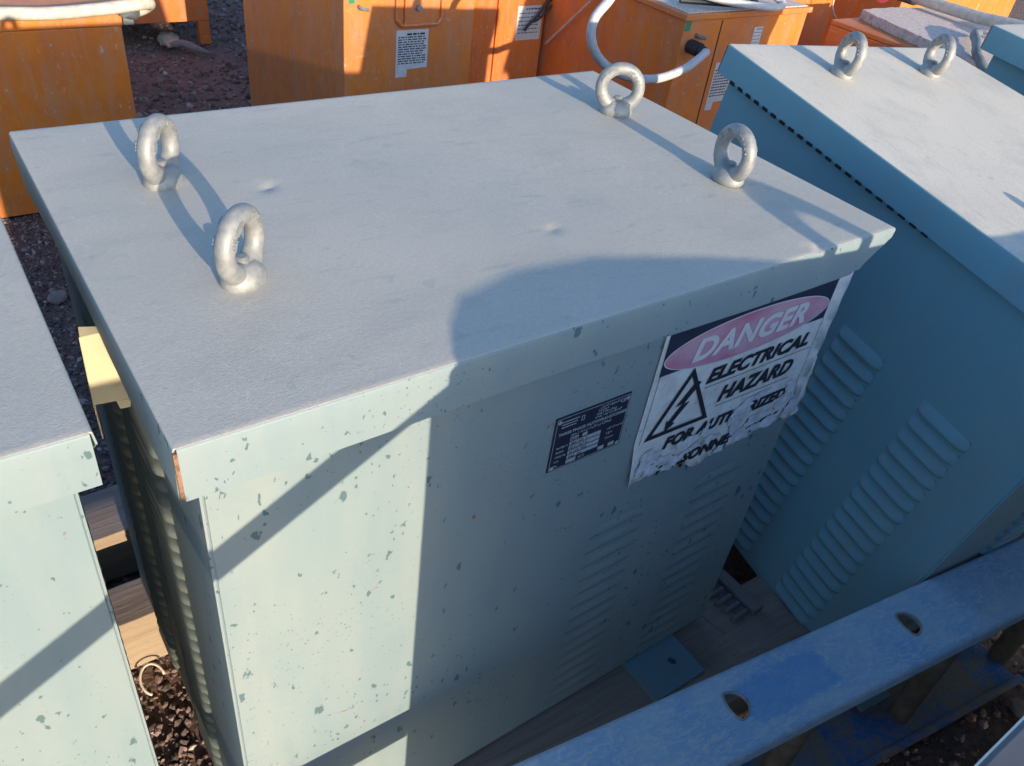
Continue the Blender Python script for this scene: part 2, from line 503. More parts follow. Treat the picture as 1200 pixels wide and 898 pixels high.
    skirt('R', [G[nx][j] for j in range(ny+1)], lambda c: c.y, (1, 0, 0))
    # welded corner seams showing bare rusty metal
    for cx, cy, dz in ((.0015, .0015, fl), (L-.0015, D-.0015, fl)):
        box(bm, cx-.0020, cx+.0014, cy-.0020, cy+.0014, H-dz+.001, H-.004, 2)
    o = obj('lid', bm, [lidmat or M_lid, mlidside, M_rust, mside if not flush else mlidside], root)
    m_ = solidify(o, .0018); es = o.modifiers.new('crisp', 'EDGE_SPLIT'); es.split_angle = R_(38)
    for e in eyes: eye(root, e[0], e[1], H, e[2])
    if slots:
        bm = bmesh.new()
        for k in range(21):
            x = .045+k*.0262; zc = H-.0625
            h_ = .0045*(1-.6*k/21); box(bm, x, x+.014, -.0022, .0005, H-.0592-h_*.6, H-.0592+h_)
        obj('vent_slots', bm, M_black, root)
    return root

Z0 = .15
# ---- the cabinet in the middle
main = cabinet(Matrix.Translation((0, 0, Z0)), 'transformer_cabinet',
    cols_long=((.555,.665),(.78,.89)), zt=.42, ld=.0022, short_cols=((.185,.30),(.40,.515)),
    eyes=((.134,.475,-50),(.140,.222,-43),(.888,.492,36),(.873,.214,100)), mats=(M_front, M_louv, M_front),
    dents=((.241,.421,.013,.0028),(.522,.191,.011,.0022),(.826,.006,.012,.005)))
tag(main, 'pale green metal cabinet with a torn danger sign on its front and four lifting rings', 'electrical cabinet', 'grey green transformer cabinets')
for o in main.children:
    if o.name.startswith('lid'): o.data.materials[3] = M_front

# ---- the cabinet on the left, partly out of frame
left = cabinet(Matrix.Translation((-1.047, .049, Z0)), 'transformer_cabinet',
    cols_long=(), short_cols=((.185,.30),(.40,.515)), eyes=((.134,.475,-30),(.140,.222,20),(.70,.475,38)), mats=(M_front, M_louv, M_front), clipFR=False)
tag(left, 'pale green cabinet cut off by the left edge, beside the one with the danger sign', 'electrical cabinet', 'grey green transformer cabinets')

# ---- the cabinet on the right, turned and leaning on its timbers
def frame(o, rx, ry, rz):
    M = (Matrix.Rotation(rz, 4, 'Z') @ Matrix.Rotation(ry, 4, 'Y') @ Matrix.Rotation(rx, 4, 'X'))
    ex, ey, ez = M.col[0].to_3d(), M.col[1].to_3d(), M.col[2].to_3d()
    B = Matrix.Identity(4)
    for i, c in enumerate((-ey, ex, ez)):
        for k in range(3): B[k][i] = c[k]
    org = Vector(o)-ez*.92
    for k in range(3): B[k][3] = org[k]
    return B
MR = frame((1.2754, .6098, 1.127), .1341, .043, -.1113)
right = cabinet(MR, 'transformer_cabinet', cols_long=((.16,.267),(.345,.452),(.5315,.6388),(.7355,.8428)), zt=.2935, zb=.905, ld=.009,
    long_sides='F', short_cols=((.18,.29),(.40,.51)), eyes=((.1365,.1923,16),(.1338,.475,20),(.80,.192,-5),(.80,.475,-8)), mats=(M_side, M_side, M_side),
    L=.975, ins=(.02,.02,.038,.02), slots=True, lidmat=M_lid2, clipFR=False, flush=True)
tag(right, 'blue green louvred cabinet leaning forward, between the danger sign cabinet and the blue beam', 'electrical cabinet', 'grey green transformer cabinets')
for o in right.children:
    if o.name.startswith('body'):
        o.data.materials.append(M_pale)
        for p in o.data.polygons:
            if p.normal.x > .9 and p.center.x > .9: p.material_index = 2
MR2 = frame((2.10, .512, 1.15), .08, .0, -.13)
far = cabinet(MR2, 'transformer_cabinet', eyes=(), mats=(M_side, M_side, M_side), slots=False, lidmat=M_lid2, clipFR=False, flush=True)
tag(far, 'blue green cabinet at the upper right edge, under the end of the cream pipe', 'electrical cabinet', 'grey green transformer cabinets')

# ---- rating plate on the middle cabinet (sheet metal, riveted)
YF = .03
def plateface(name, x0, x1, z0, z1, mat, parent, y, t=.0012):
    bm = bmesh.new(); box(bm, x0, x1, y-t, y, z0, z1); return obj(name, bm, mat, parent)
def text(s, size, x, z, y, mat, parent=None, name='lettering', shear=0., off=0., sx=1., align='LEFT', depth=.0004, collect=None):
    cu = bpy.data.curves.new('t', 'FONT'); cu.body = s; cu.size = size; cu.shear = shear; cu.offset = off; cu.space_character = 1+off*28; cu.align_x = align
    cu.resolution_u = 4; cu.extrude = depth/2
    to = bpy.data.objects.new('t', cu); COL.objects.link(to)
    dg = bpy.context.evaluated_depsgraph_get(); me = bpy.data.meshes.new_from_object(to.evaluated_get(dg))
    bpy.data.objects.remove(to); bpy.data.curves.remove(cu)
    T = Matrix.Translation((x, y, z)) @ Matrix.Rotation(R_(90), 4, 'X') @ Matrix.Diagonal((sx, 1, 1, 1))
    me.transform(T)
    if collect is not None:
        collect.from_mesh(me); bpy.data.meshes.remove(me); return
    me.materials.clear(); me.materials.append(mat)
    o = bpy.data.objects.new(name, me); COL.objects.link(o); o.parent = parent; return o
zl = lambda z: z-Z0   # world height -> cabinet height
pl = plateface('nameplate', .440, .564, zl(.817), zl(.9085), M_platec, main, YF-.0003)
bevel(pl, .0005, 1)
pl['label'] = 'small dark rating plate with fine silver lettering'
bm = bmesh.new(); y = YF-.0017
def rect(x0, x1, z0, z1): box(bm, x0, x1, y-.0003, y, zl(z0), zl(z1))
def fr(x0, x1, z0, z1, w):
    rect(x0, x1, z0, z0+w); rect(x0, x1, z1-w, z1); rect(x0, x0+w, z0+w, z1-w); rect(x1-w, x1, z0+w, z1-w)
fr(.4425, .5615, .8195, .906, .0006)
for cx, cz in ((.4465,.901),(.5575,.901),(.4465,.8235),(.5575,.8235)):
    c = [bm.verts.new((cx+.0032*math.cos(a*math.pi/8), y-.0008, zl(cz)+.0032*math.sin(a*math.pi/8))) for a in range(16)]; bm.faces.new(c)
for k, (a, b) in enumerate(((.451,.478),(.451,.476),(.451,.474))): rect(a, b, .8985-k*.0045, .8998-k*.0045)
fr(.482, .487, .891, .899, .0008)
text('CE', .008, .546, zl(.8965), y, M_platew, off=.0001, collect=bm)
for k, s in enumerate(('شركة المحولات', 'الرياض', 'محول كهربائي', 'صنع في السعودية')): text(s, .0048, .512-.002*k, zl(.900-k*.0048), y, None, collect=bm)
text('THREE PHASE AUTOTRANSFORMER', .0066, .4485, zl(.8762), y, None, off=.00008, sx=1.08, collect=bm)
text('محول ذاتي ثلاثي الاطوار', .0055, .470, zl(.8702), y, None, collect=bm)
rect(.470, .484, .8615, .8668); rect(.490, .498, .8615, .8668)
for k in range(3): rect(.470, .522, .8535-k*.0078, .8595-k*.0078)
rect(.470, .522, .8305, .8359); rect(.470, .486, .8222, .8285); rect(.524, .534, .8225, .8285); rect(.542, .552, .8225, .8285)
for k, s in enumerate(('RATED V', 'PHASE', 'FREQ Hz', 'kVA', 'No.')): text(s, .0045, .4495, zl(.8542-k*.0078), y, None, collect=bm)
for k, s in enumerate(('رقم التسلسل', 'الجهد', 'التردد')): text(s, .0045, .533, zl(.856-k*.0085), y, None, collect=bm)
text('DATE', .0045, .49, zl(.8232), y, None, collect=bm)
obj('lettering', bm, M_platew, pl, sharp='keep')
bm = bmesh.new(); y = YF-.0021
text('400 60', .0052, .4705, zl(.8620), y, None, collect=bm)
for k, s in enumerate(('380 / 220  V', '45.5 / 78.7 A', '30 kVA  IP23', 'Yna0  AN')): text(s, .0055, .472, zl(.8543-k*.0078), y, None, collect=bm)
obj('figures', bm, M_print, pl, sharp='keep')

# ---- the danger sign
rnd = random.Random(11)
def torn(pts, step=.005, amp=.0038):
    out = []
    for (a, b, rough) in pts:
        a = Vector(a); b = Vector(b); n = max(1, int((b-a).length/step)) if rough else 1
        for k in range(n):
            p = a.lerp(b, k/n)
            if rough: p += Vector((rnd.uniform(-amp, amp), rnd.uniform(-amp, amp)))*(0 if k == 0 else 1)
            out.append((p.x, p.y))
    return out
outline = torn([((.601,1.0),(.984,1.0),0), ((.984,1.0),(.981,.835),0), ((.981,.835),(.988,.76),1), ((.988,.76),(.989,.712),1), ((.989,.712),(.965,.708),1),
    ((.965,.708),(.92,.716),1), ((.92,.716),(.87,.704),1), ((.87,.704),(.792,.702),1), ((.792,.702),(.76,.690),1), ((.76,.690),(.735,.700),1), ((.735,.700),(.71,.712),1),
    ((.71,.712),(.668,.716),1), ((.668,.716),(.602,.720),1), ((.602,.720),(.5965,.80),0), ((.5965,.80),(.601,1.0),0)])
bm = bmesh.new()
from mathutils.geometry import tessellate_polygon
def curl(x, z):   # lower left corner lifts off, right border bows a little
    c = .010*max(0, (.64-x)/.045)**1.5*max(0, min(1, (.80-z)/.10))
    c += .0025*max(0, (x-.955)/.03)*abs(math.sin(z*60))
    return c+.0007*abs(math.sin(x*37+z*51))*max(0, min(1, (.80-z)/.05))
def poly(bm, pts, y, wave=True, sub=2, thick=None):
    tmp = bmesh.new()
    v = [tmp.verts.new((x, 0, z)) for x, z in pts]
    f = tmp.faces.new(v); bmesh.ops.triangulate(tmp, faces=[f])
    for _ in range(sub):
        bmesh.ops.subdivide_edges(tmp, edges=[e for e in tmp.edges if e.calc_length() > .012], cuts=1, use_grid_fill=True)
    bmesh.ops.triangulate(tmp, faces=tmp.faces[:])
    for q in tmp.verts: q.co = Vector((q.co.x, y-(curl(q.co.x, q.co.z) if wave else 0), zl(q.co.z)))
    me = bpy.data.meshes.new('p'); tmp.to_mesh(me); tmp.free(); bm.from_mesh(me); bpy.data.meshes.remove(me)
poly(bm, outline, YF-.002, sub=4)
for f in bm.faces: f.normal_update(); 
bmesh.ops.recalc_face_normals(bm, faces=bm.faces[:])
sign = obj('warning_sign', bm, M_sign, main, smooth=True)
solidify(sign, .0008, 0)
sign['label'] = 'torn white vinyl danger sign with pink oval and warning triangle'
# navy band, pushed outwards 0.6 mm per printed layer
bm = bmesh.new(); poly(bm, [(.607,.9165),(.953,.9145),(.953,.997),(.607,.997)], YF-.0030, sub=4); obj('header_band', bm, M_navy, sign)
def ell(cx, cz, a, b, rot, n=64):
    return [(cx+a*math.cos(t)*math.cos(rot)-b*math.sin(t)*math.sin(rot), cz+a*math.cos(t)*math.sin(rot)+b*math.sin(t)*math.cos(rot)) for t in [2*math.pi*k/n for k in range(n)]]
bm = bmesh.new(); poly(bm, ell(.780,.9405,.1715,.0375,0), YF-.0033, sub=2); obj('oval_rim', bm, M_dw, sign)
bm = bmesh.new(); poly(bm, ell(.780,.9405,.1695,.0358,0), YF-.0036, sub=2); obj('oval', bm, M_pink, sign)
t_ = text('DANGER', .050, .661, zl(.9245), YF-.0044, M_dw, sign, 'danger_lettering', .22, .0018, 1.13)
bm = bmesh.new(); y = YF-.0034
text('ELECTRICAL', .0338, .711, zl(.8705), y, None, shear=.25, off=.0014, sx=1.16, collect=bm)
text('HAZARD', .0385, .7515, zl(.8230), y, None, shear=.25, off=.0014, sx=1.02, collect=bm)
text('FOR AUTHORIZED', .0285, .658, zl(.768), y, None, shear=.22, off=.0014, sx=1.09, collect=bm)
text('PERSONNEL ONLY', .0285, .660, zl(.716), y, None, shear=.22, off=.0014, sx=1.07, collect=bm)
def seg(a, b, w, yy=y):
    a = Vector(a); b = Vector(b); d = (b-a).normalized(); n = Vector((-d.y, d.x))*w/2
    q = [a+n, b+n, b-n, a-n]; bm.faces.new([bm.verts.new((p.x, yy, zl(p.y))) for p in q])
seg((.712,.862),(.949,.861),.0011); seg((.752,.814),(.921,.811),.0011); seg((.6085,.917),(.605,.798),.0009); seg((.953,.915),(.953,.79),.0009); seg((.953,.79),(.962,.76),.0009)
T = [Vector(p) for p in ((.676,.911),(.613,.7995),(.742,.7965))]; C0 = (T[0]+T[1]+T[2])/3
I = [C0+(p-C0)*.80 for p in T]
for k in range(3):
    a, b, c, d = T[k], T[(k+1) % 3], I[(k+1) % 3], I[k]
    bm.faces.new([bm.verts.new((p.x, y, zl(p.y))) for p in (a, b, c, d)])
B = [(.690,.884),(.660,.846),(.673,.849),(.654,.822),(.649,.826),(.651,.804),(.669,.815),(.663,.818),(.688,.848),(.676,.847),(.701,.878)]
bm.faces.new([bm.verts.new((x, y, zl(z))) for x, z in B])
for v in bm.verts: v.co.y -= curl(v.co.x, v.co.z+Z0)*1.0+.0003
obj('hazard_lettering', bm, M_print, sign, sharp='keep')
# torn patches where the print has come away
bm = bmesh.new()
def blob(cx, cz, a, b, rot, yy=YF-.0044):
    n = 30; ph = rnd.uniform(0, 6)
    pts = []
    for k in range(n):
        t = 2*math.pi*k/n
        q = 1+.22*math.sin(3*t+ph)+.16*math.sin(7*t+ph*2)+rnd.uniform(-.1, .1)
        pts.append((cx+a*q*math.cos(t)*math.cos(rot)-b*q*math.sin(t)*math.sin(rot), cz+a*q*math.cos(t)*math.sin(rot)+b*q*math.sin(t)*math.cos(rot)))
    poly(bm, pts, yy, sub=1)
for a in ((.632,.757,.024,.020,.2),(.705,.762,.022,.008,.1),(.664,.740,.030,.010,.0),(.828,.783,.022,.016,.3),(.822,.755,.019,.020,.2),(.70,.733,.020,.009,.1),(.878,.745,.032,.011,.05),
          (.930,.760,.022,.014,0),(.90,.724,.040,.011,0),(.84,.722,.024,.014,0),(.685,.724,.020,.0075,0),(.645,.731,.018,.008,0),(.962,.735,.018,.018,0),(.767,.745,.020,.007,0),(.730,.744,.016,.006,.3),
          (.748,.768,.008,.014,0),(.935,.79,.012,.012,0),(.80,.708,.012,.007,0),(.862,.800,.020,.006,.1)):
    blob(*a)
bmesh.ops.recalc_face_normals(bm, faces=bm.faces[:])
obj('torn_patches', bm, M_peel, sign, smooth=True)

# ---- mounting feet: folded brackets with a bolt hole
def hole_plate(bm, outer, holes, z, th):
    ed = []
    def loop(pts):
        v = [bm.verts.new((x, y, z)) for x, y in pts]
        for i in range(len(v)): ed.append(bm.edges.new((v[i], v[(i+1) % len(v)])))
    loop(outer)
    for h in holes: loop(h)
    g = bmesh.ops.triangle_fill(bm, use_beauty=True, edges=ed)
    fs = [f for f in g['geom'] if isinstance(f, bmesh.types.BMFace)]
    r = bmesh.ops.extrude_face_region(bm, geom=fs)
    for v in r['geom']:
        if isinstance(v, bmesh.types.BMVert): v.co.z -= th
circ = lambda cx, cy, r, n=20, sx=1.: [(cx+r*sx*math.cos(2*math.pi*k/n), cy+r*math.sin(2*math.pi*k/n)) for k in range(n)]
def foot(parent, x0, x1, y0, y1, z, holes, lipside=-1):
    bm = bmesh.new()
    hole_plate(bm, [(x0,y0),(x1,y0),(x1,y1),(x0,y1)], [circ(hx, hy, .0085) for hx, hy in holes], z, .010)
    box(bm, x0-.0045, x0-.0002, y0, y1, z-.045, z-.0003)
    return obj('mounting_foot', bm, M_foot, parent)
foot(main, .765, .892, -.062, .05, -.008, [(.847,-.013)])
foot(main, .10, .225, -.062, .05, -.008, [(.16,-.013)])
foot(right, .955, 1.03, .03, .12, -.002, [(1.0,.07)])

# ---- cream cover sheet wedged in the left gap
bm = bmesh.new()
def quadgrid(bm, a, b, c, d, n=6, sag=.0):
    a, b, c, d = map(Vector, (a, b, c, d)); g = []
    for i in range(n+1):
        g.append([])
        for j in range(n+1):
            s, t = i/n, j/n
            p = a.lerp(b, s).lerp(d.lerp(c, s), t); p += Vector((0, 0, sag*math.sin(math.pi*s))); g[-1].append(bm.verts.new(p))
    for i in range(n):
        for j in range(n): bm.faces.new((g[i][j], g[i+1][j], g[i+1][j+1], g[i][j+1]))
A, Bq, Cq, Dq = (-.0165,.290,1.000), (-.0235,.243,.945), (.016,.238,.945), (.010,.290,1.000)
quadgrid(bm, A, Bq, Cq, Dq, 6, .002)
quadgrid(bm, A, Bq, (-.0225,.246,.895), (-.0165,.293,.950), 4)
quadgrid(bm, A, Dq, (.006,.300,1.001), (-.014,.305,1.003), 3)
quadgrid(bm, (-.002,.241,.9449), (.012,.238,.9449), (.010,.236,.936), (0,.237,.936), 2)
o = obj('cover_sheet', bm, M_cream, None); solidify(o, .0015, 0)
tag(o, 'bent cream cover sheet sticking out under the lid in the narrow left gap', 'cover')

# ---- timbers
def timber(x0, x1, y0, y1, z0, z1, mats, label, ax=0, rot=0.):
    bm = bmesh.new(); cx, cy = (x0+x1)/2, (y0+y1)/2
    hx, hy = (x1-x0)/2, (y1-y0)/2
    n = 26
    if ax == 0:
        secs = [(-hx+2*hx*i/n) for i in range(n+1)]
        ring = [[bm.verts.new((s+rnd.uniform(-.002,.002)*(i in (0, n)), sy*hy+rnd.uniform(-.002,.002), zz+rnd.uniform(-.0018,.0018))) for sy, zz in ((-1,0),(1,0),(1,z1-z0),(-1,z1-z0))] for i, s in enumerate(secs)]
    else:
        secs = [(-hy+2*hy*i/n) for i in range(n+1)]
        ring = [[bm.verts.new((sx*hx+rnd.uniform(-.002,.002), s, zz+rnd.uniform(-.0018,.0018))) for sx, zz in ((-1,0),(1,0),(1,z1-z0),(-1,z1-z0))] for s in secs]
    for A_, B_ in zip(ring, ring[1:]):
        for k in range(4):
            f = bm.faces.new((A_[k], A_[(k+1) % 4], B_[(k+1) % 4], B_[k]))
            if k == 3 and len(mats) > 1 and ax == 0: f.material_index = 1  # front faces take the sunlit copy
    bm.faces.new(ring[0][::-1]); bm.faces.new(ring[-1])
    o = obj('timber_beam', bm, mats, None); o.location = (cx, cy, z0); o.rotation_euler.z = rot
    bevel(o, .004, 2)
    tag(o, label, 'timber'); o['group'] = 'timber beams under the cabinets'
    return o
timber(-.9, .75, .819, .962, .012, .150, [M_wood, M_woodlit], 'weathered timber crossing the left gap, the farther of the two under the cabinets')
timber(-.9, .75, .586, .684, .005, .150, [M_wood, M_woodlit], 'timber with sunlight painted into its front, crossing the left gap, the nearer of the two')
timber(.15, 1.42, -.13, .075, .0, .128, [M_wood], 'wide grey timber lying in front of the danger sign cabinet, behind the blue beam', 0, R_(-3))
timber(1.05, 1.95, .50, .62, .0, .185, [M_wood], 'timber under the back of the leaning blue green cabinet')
# ribbed rail lying between the cabinets
bm = bmesh.new()
box(bm, -.065, .068, -.02, .62, 0, .118)
box(bm, .040, .070, -.02, .62, .118, .134)
for k in range(26):
    q = -.012+k*.023; prism(bm, [(q,.118),(q+.016,.118),(q+.012,.129),(q+.004,.131)], -.012+rnd.uniform(-.004,.004), .036, 'x')
o = obj('ribbed_rail', bm, M_woody); o.location = (1.05, 0.0, 0.01); bevel(o, .0025, 1)
o.rotation_euler.z = R_(2)
tag(o, 'grey ribbed rail lying on the ground between the two large cabinets', 'rail')

# ---- blue steel girder
gird = empty('steel_girder', Matrix.Translation((0, -.146, 0)) @ Matrix.Rotation(math.atan(-.134), 4, 'Z'))
tag(gird, 'long blue steel girder with slotted top and posts in front of the cabinets', 'girder')
def drop_hole(cx, cy, n=24):
    pts = []
    for k in range(n):
        t = 2*math.pi*k/n; r = .0225
        x = .027*math.cos(t); yy = .023*math.sin(t)
        if x < 0: x *= .30
        pts.append((cx+x, cy+yy))
    return pts
holes = [(.295,.005),(.672,.005),(1.054,.005),(1.435,.005),(1.815,.005)]
bm = bmesh.new()
hole_plate(bm, [(.0,-.053),(2.6,-.053),(2.6,.053),(.0,.053)], [drop_hole(*h) for h in holes], .45, .005)
# rolled shoulders and side flanges
for sgn in (-1, 1):
    pr = [(sgn*(.053+.009*math.sin(a)), .45-.009*(1-math.cos(a))) for a in [i*math.pi/10 for i in range(6)]]
    pr2 = pr + [(sgn*.062, .418), (sgn*.058, .418), (sgn*.058, .4405), (sgn*.053, .4455)]
    prism(bm, pr2, 0, 2.6, 'x')
o = obj('top_chord', bm, M_blue, gird, smooth=35)
for h in holes[:4]:
    bm = bmesh.new(); tube(bm, [(x, y_, .4503) for x, y_ in drop_hole(*h)+drop_hole(*h)[:1]], .0020, 8)
    obj('hole_rim', bm, M_galv, gird, smooth=True)
bm = bmesh.new()
box(bm, .0, 1.59, -.055, .058, .036, .044)
o = obj('bottom_chord', bm, M_blue2, gird)
for yy in (-.060, .060):
    bm = bmesh.new(); tube(bm, [(0, yy, .048), (.8, yy, .048), (1.595, yy, .048)], .0095, 12); obj('edge_tube', bm, M_blue2, gird, smooth=35)
for x in (.10, .48, .865, 1.245):
    bm = bmesh.new()
    tube(bm, spline([(x, -.012, .446), (x+.004, -.010, .25), (x+.012, -.008, .044)], 5), .021, 16)
    obj('post', bm, M_dusty, gird, smooth=35)
bm = bmesh.new(); tube(bm, [(1.60, .0, .0), (1.60, 0, .45)], .022, 14); obj('post', bm, M_dusty, gird, smooth=35)

# ------------------------------------------------------------------ orange boxes
def orange_box(x0, x1, y0, y1, z0, z1, mat, label, lidh=.025, over=.012, legs=False):
    root = empty('orange_transformer_box', Matrix.Translation(((x0+x1)/2, y0, 0)))
    cx = (x0+x1)/2
    bm = bmesh.new(); box(bm, x0-cx, x1-cx, 0, y1-y0, z0, z1-lidh); o = obj('body', bm, mat, root); bevel(o, .005, 3)
    bm = bmesh.new(); box(bm, x0-cx-over, x1-cx+over, -over, y1-y0+over, z1-lidh+.0005, z1); o = obj('top_panel', bm, mat, root); bevel(o, .004, 3)
    if legs:
        for lx in (x0-cx+.0, x1-cx-.062):
            for ly in (.0, y1-y0-.06):
                bm = bmesh.new(); box(bm, lx, lx+.062, ly, ly+.05, 0, z0-.0005); bevel(obj('leg', bm, mat, root), .003, 1)
    tag(root, label, 'electrical box', 'orange metal boxes behind the cabinets')
    return root, cx, y0

def label_on(root, cx, y0, x0, x1, z0, z1, y, mat=M_label, lines=10, tab=True, name='rating_label'):
    bm = bmesh.new()
    pts = [(x0-cx, z0), (x0-cx+(x1-x0)*.35, z0), (x0-cx+(x1-x0)*.36, z0+(z1-z0)*.16), (x1-cx, z0+(z1-z0)*.18), (x1-cx, z1), (x0-cx, z1)] if tab else [(x0-cx,z0),(x1-cx,z0),(x1-cx,z1),(x0-cx,z1)]
    prism(bm, pts, y-y0-.001, y-y0-.0002, 'y'); o = obj(name, bm, mat, root)
    bm = bmesh.new(); w = x1-x0; h = z1-z0
    for k in range(lines):
        zz = z1-h*(.10+k*.80/lines*(.82 if tab else 1)); a = x0-cx+w*.06
        while a < x1-cx-w*.15:
            ln = rnd.uniform(.04, .16)*w
            if not (k == 0 and a < x0-cx+w*.25): box(bm, a, min(a+ln, x1-cx-w*.06), y-y0-.0016, y-y0-.0011, zz-h*.012, zz+h*(.012 if k else .028))
            a += ln+.03*w
    obj('print_lines', bm, M_print, o)
    return o

b1, c, y0 = orange_box(-.75, .572, 2.63, 3.35, .0, .688, M_or1, 'orange box at the far left with a cream conduit along its top edge', .055, .004)
b2, c, y0 = orange_box(.75, 1.415, 4.40, 5.1, .128, .85, M_or3, 'orange box on short legs standing on gravel far behind the left gap', legs=True)
b3, c3, y3 = orange_box(1.243, 1.795, 2.30, 3.33, .0, .93, M_or2, 'large orange box with grey rating label and door recess behind the middle cabinet')
label_on(b3, c3, y3, 1.455, 1.592, .492, .665, 2.30, lines=13)
# recessed door handle frame
bm = bmesh.new()
xa, xb, za, zb_ = 1.452-c3, 1.645-c3, .683, .90
pts = [(xa+.02, za), (xb-.02, za), (xb, za+.02), (xb, zb_), (xa, zb_), (xa, za+.02)]
for a, b in zip(pts, pts[1:]+pts[:1]): tube(bm, [(a[0], -.006, a[1]), (b[0], -.006, b[1])], .008, 8)
box(bm, xa+.03, xa+.036, -.0125, -.0005, za+.01, zb_); 
o = obj('handle_frame', bm, M_or2, b3, smooth=40)
bm = bmesh.new(); tube(bm, [(1.543-c3, -.001, .742), (1.543-c3, -.016, .742)], .0115, 6); obj('bolt', bm, M_galv, b3)
bm = bmesh.new(); box(bm, 1.535-c3, 1.59-c3, -.0011, -.0002, .772, .82); o = obj('sticker', bm, M_label, b3)
bm = bmesh.new(); box(bm, 1.262-c3, 1.285-c3, -.0011, -.0002, .765, .82); o = obj('sticker', bm, M_green, b3); o['label'] = 'small green sticker'
bm = bmesh.new(); tube(bm, spline([(1.30-c3, -.001, .757), (1.305-c3, -.012, .751), (1.335-c3, -.013, .745)], 4), .006, 8); obj('latch', bm, M_grayp, b3)
b4, c4, y4 = orange_box(1.83, 2.30, 2.50, 3.2, .0, .90, M_or3, 'dark orange box squeezed between the labelled box and the box with the white hose')
label_on(b4, c4, y4, 2.152, 2.285, .53, .672, 2.50, lines=7, tab=False)
bm = bmesh.new(); tube(bm, spline([(2.36-c4, -.03, .74), (2.29-c4, -.02, .685), (2.245-c4, -.022, .635), (2.205-c4, -.02, .600), (2.185-c4, -.02, .575)], 6), .006, 8)
tube(bm, spline([(2.34-c4, -.03, .71), (2.30-c4, -.022, .66), (2.255-c4, -.02, .620), (2.225-c4, -.024, .612)], 6), .005, 8)
o = obj('cable_tail', bm, M_dark, b4, smooth=True); o['label'] = 'dangling black cable'
bm = bmesh.new(); box(bm, 2.04-c4, 2.075-c4, -.012, .0, .0, .872); obj('panel_strip', bm, M_or3, b4)
b5, c5, y5 = orange_box(2.312, 3.02, 1.685, 3.1, .0, .85, M_or2, 'orange box with a white hose plugged into its front and a speckled dusty top', .022, .012)
bm = bmesh.new(); box(bm, 2.322-c5, 3.01-c5, .004, 1.39, .8505, .8535); o = obj('dusty_top_sheet', bm, M_board, b5)
bm = bmesh.new(); box(bm, 2.51-c5, 2.516-c5, -.0008, .002, .02, .82); obj('panel_seam', bm, M_black, b5)
label_on(b5, c5, y5, 2.54, 2.65, .47, .66, 1.685, lines=11)
label_on(b5, c5, y5, 2.712, 2.762, .705, .785, 1.685, lines=5, tab=False)
bm = bmesh.new(); box(bm, 2.316-c5, 2.345-c5, -.0011, -.0002, .79, .825); o = obj('sticker', bm, M_green, b5); o['label'] = 'small green sticker'
bm = bmesh.new(); tube(bm, [(2.365-c5, .0, .735), (2.365-c5, -.055, .735)], .026, 18); tube(bm, [(2.365-c5, -.055, .735), (2.365-c5, -.075, .733)], .0215, 18)
obj('cable_gland', bm, M_dark, b5, smooth=35)
bm = bmesh.new(); tube(bm, spline([(2.385-c5, -.001, .775), (2.39-c5, -.016, .771), (2.42-c5, -.018, .765)], 4), .007, 8); obj('latch', bm, M_grayp, b5)
b6, c6, y6 = orange_box(3.10, 3.62, 1.98, 2.9, .0, 1.02, M_or1, 'bright orange box lit by the sun behind the leaning cabinet')
bm = bmesh.new(); box(bm, 3.27-c6, 3.30-c6, -.01, .0, .0, .99); obj('panel_strip', bm, M_or1, b6)
b7, c7, y7 = orange_box(3.10, 3.85, .94, 1.62, .0, .815, M_or3, 'orange box under the speckled board at the upper right', .02, .0)
b8, c8, y8 = orange_box(4.05, 5.2, 1.9, 2.7, .0, .95, M_or1, 'orange box beyond the speckled board, touching the top right corner')
b9, c9, y9 = orange_box(3.72, 4.0, 2.9, 3.5, .0, 1.0, M_or3, 'narrow orange box far behind the speckled board')
# the planks on box seven
def board(pts, z, th, label):
    bm = bmesh.new(); out = []
    for a, b in zip(pts, pts[1:]+pts[:1]):
        a = Vector(a); b = Vector(b); n = max(2, int((b-a).length/.025))
        for k in range(n):
            p = a.lerp(b, k/n)
            if k: p += Vector((rnd.uniform(-.006, .006), rnd.uniform(-.006, .006)))
            out.append((p.x, p.y))
    cx = sum(p[0] for p in pts)/len(pts); cy = sum(p[1] for p in pts)/len(pts)
    prism(bm, [(x-cx, yy-cy) for x, yy in out], 0, th, 'z')
    o = obj('board', bm, M_board); o.location = (cx, cy, z); tag(o, label, 'board', 'dusty boards on the orange box')
board([(3.04,.91),(3.40,.93),(3.57,1.60),(3.262,1.60)], .8155, .036, 'speckled dusty board on the orange box, the one nearer the leaning cabinet')
board([(3.415,.93),(3.83,1.0),(3.86,1.56),(3.585,1.60)], .8155, .030, 'speckled dusty board on the orange box, the farther one under the pipe')

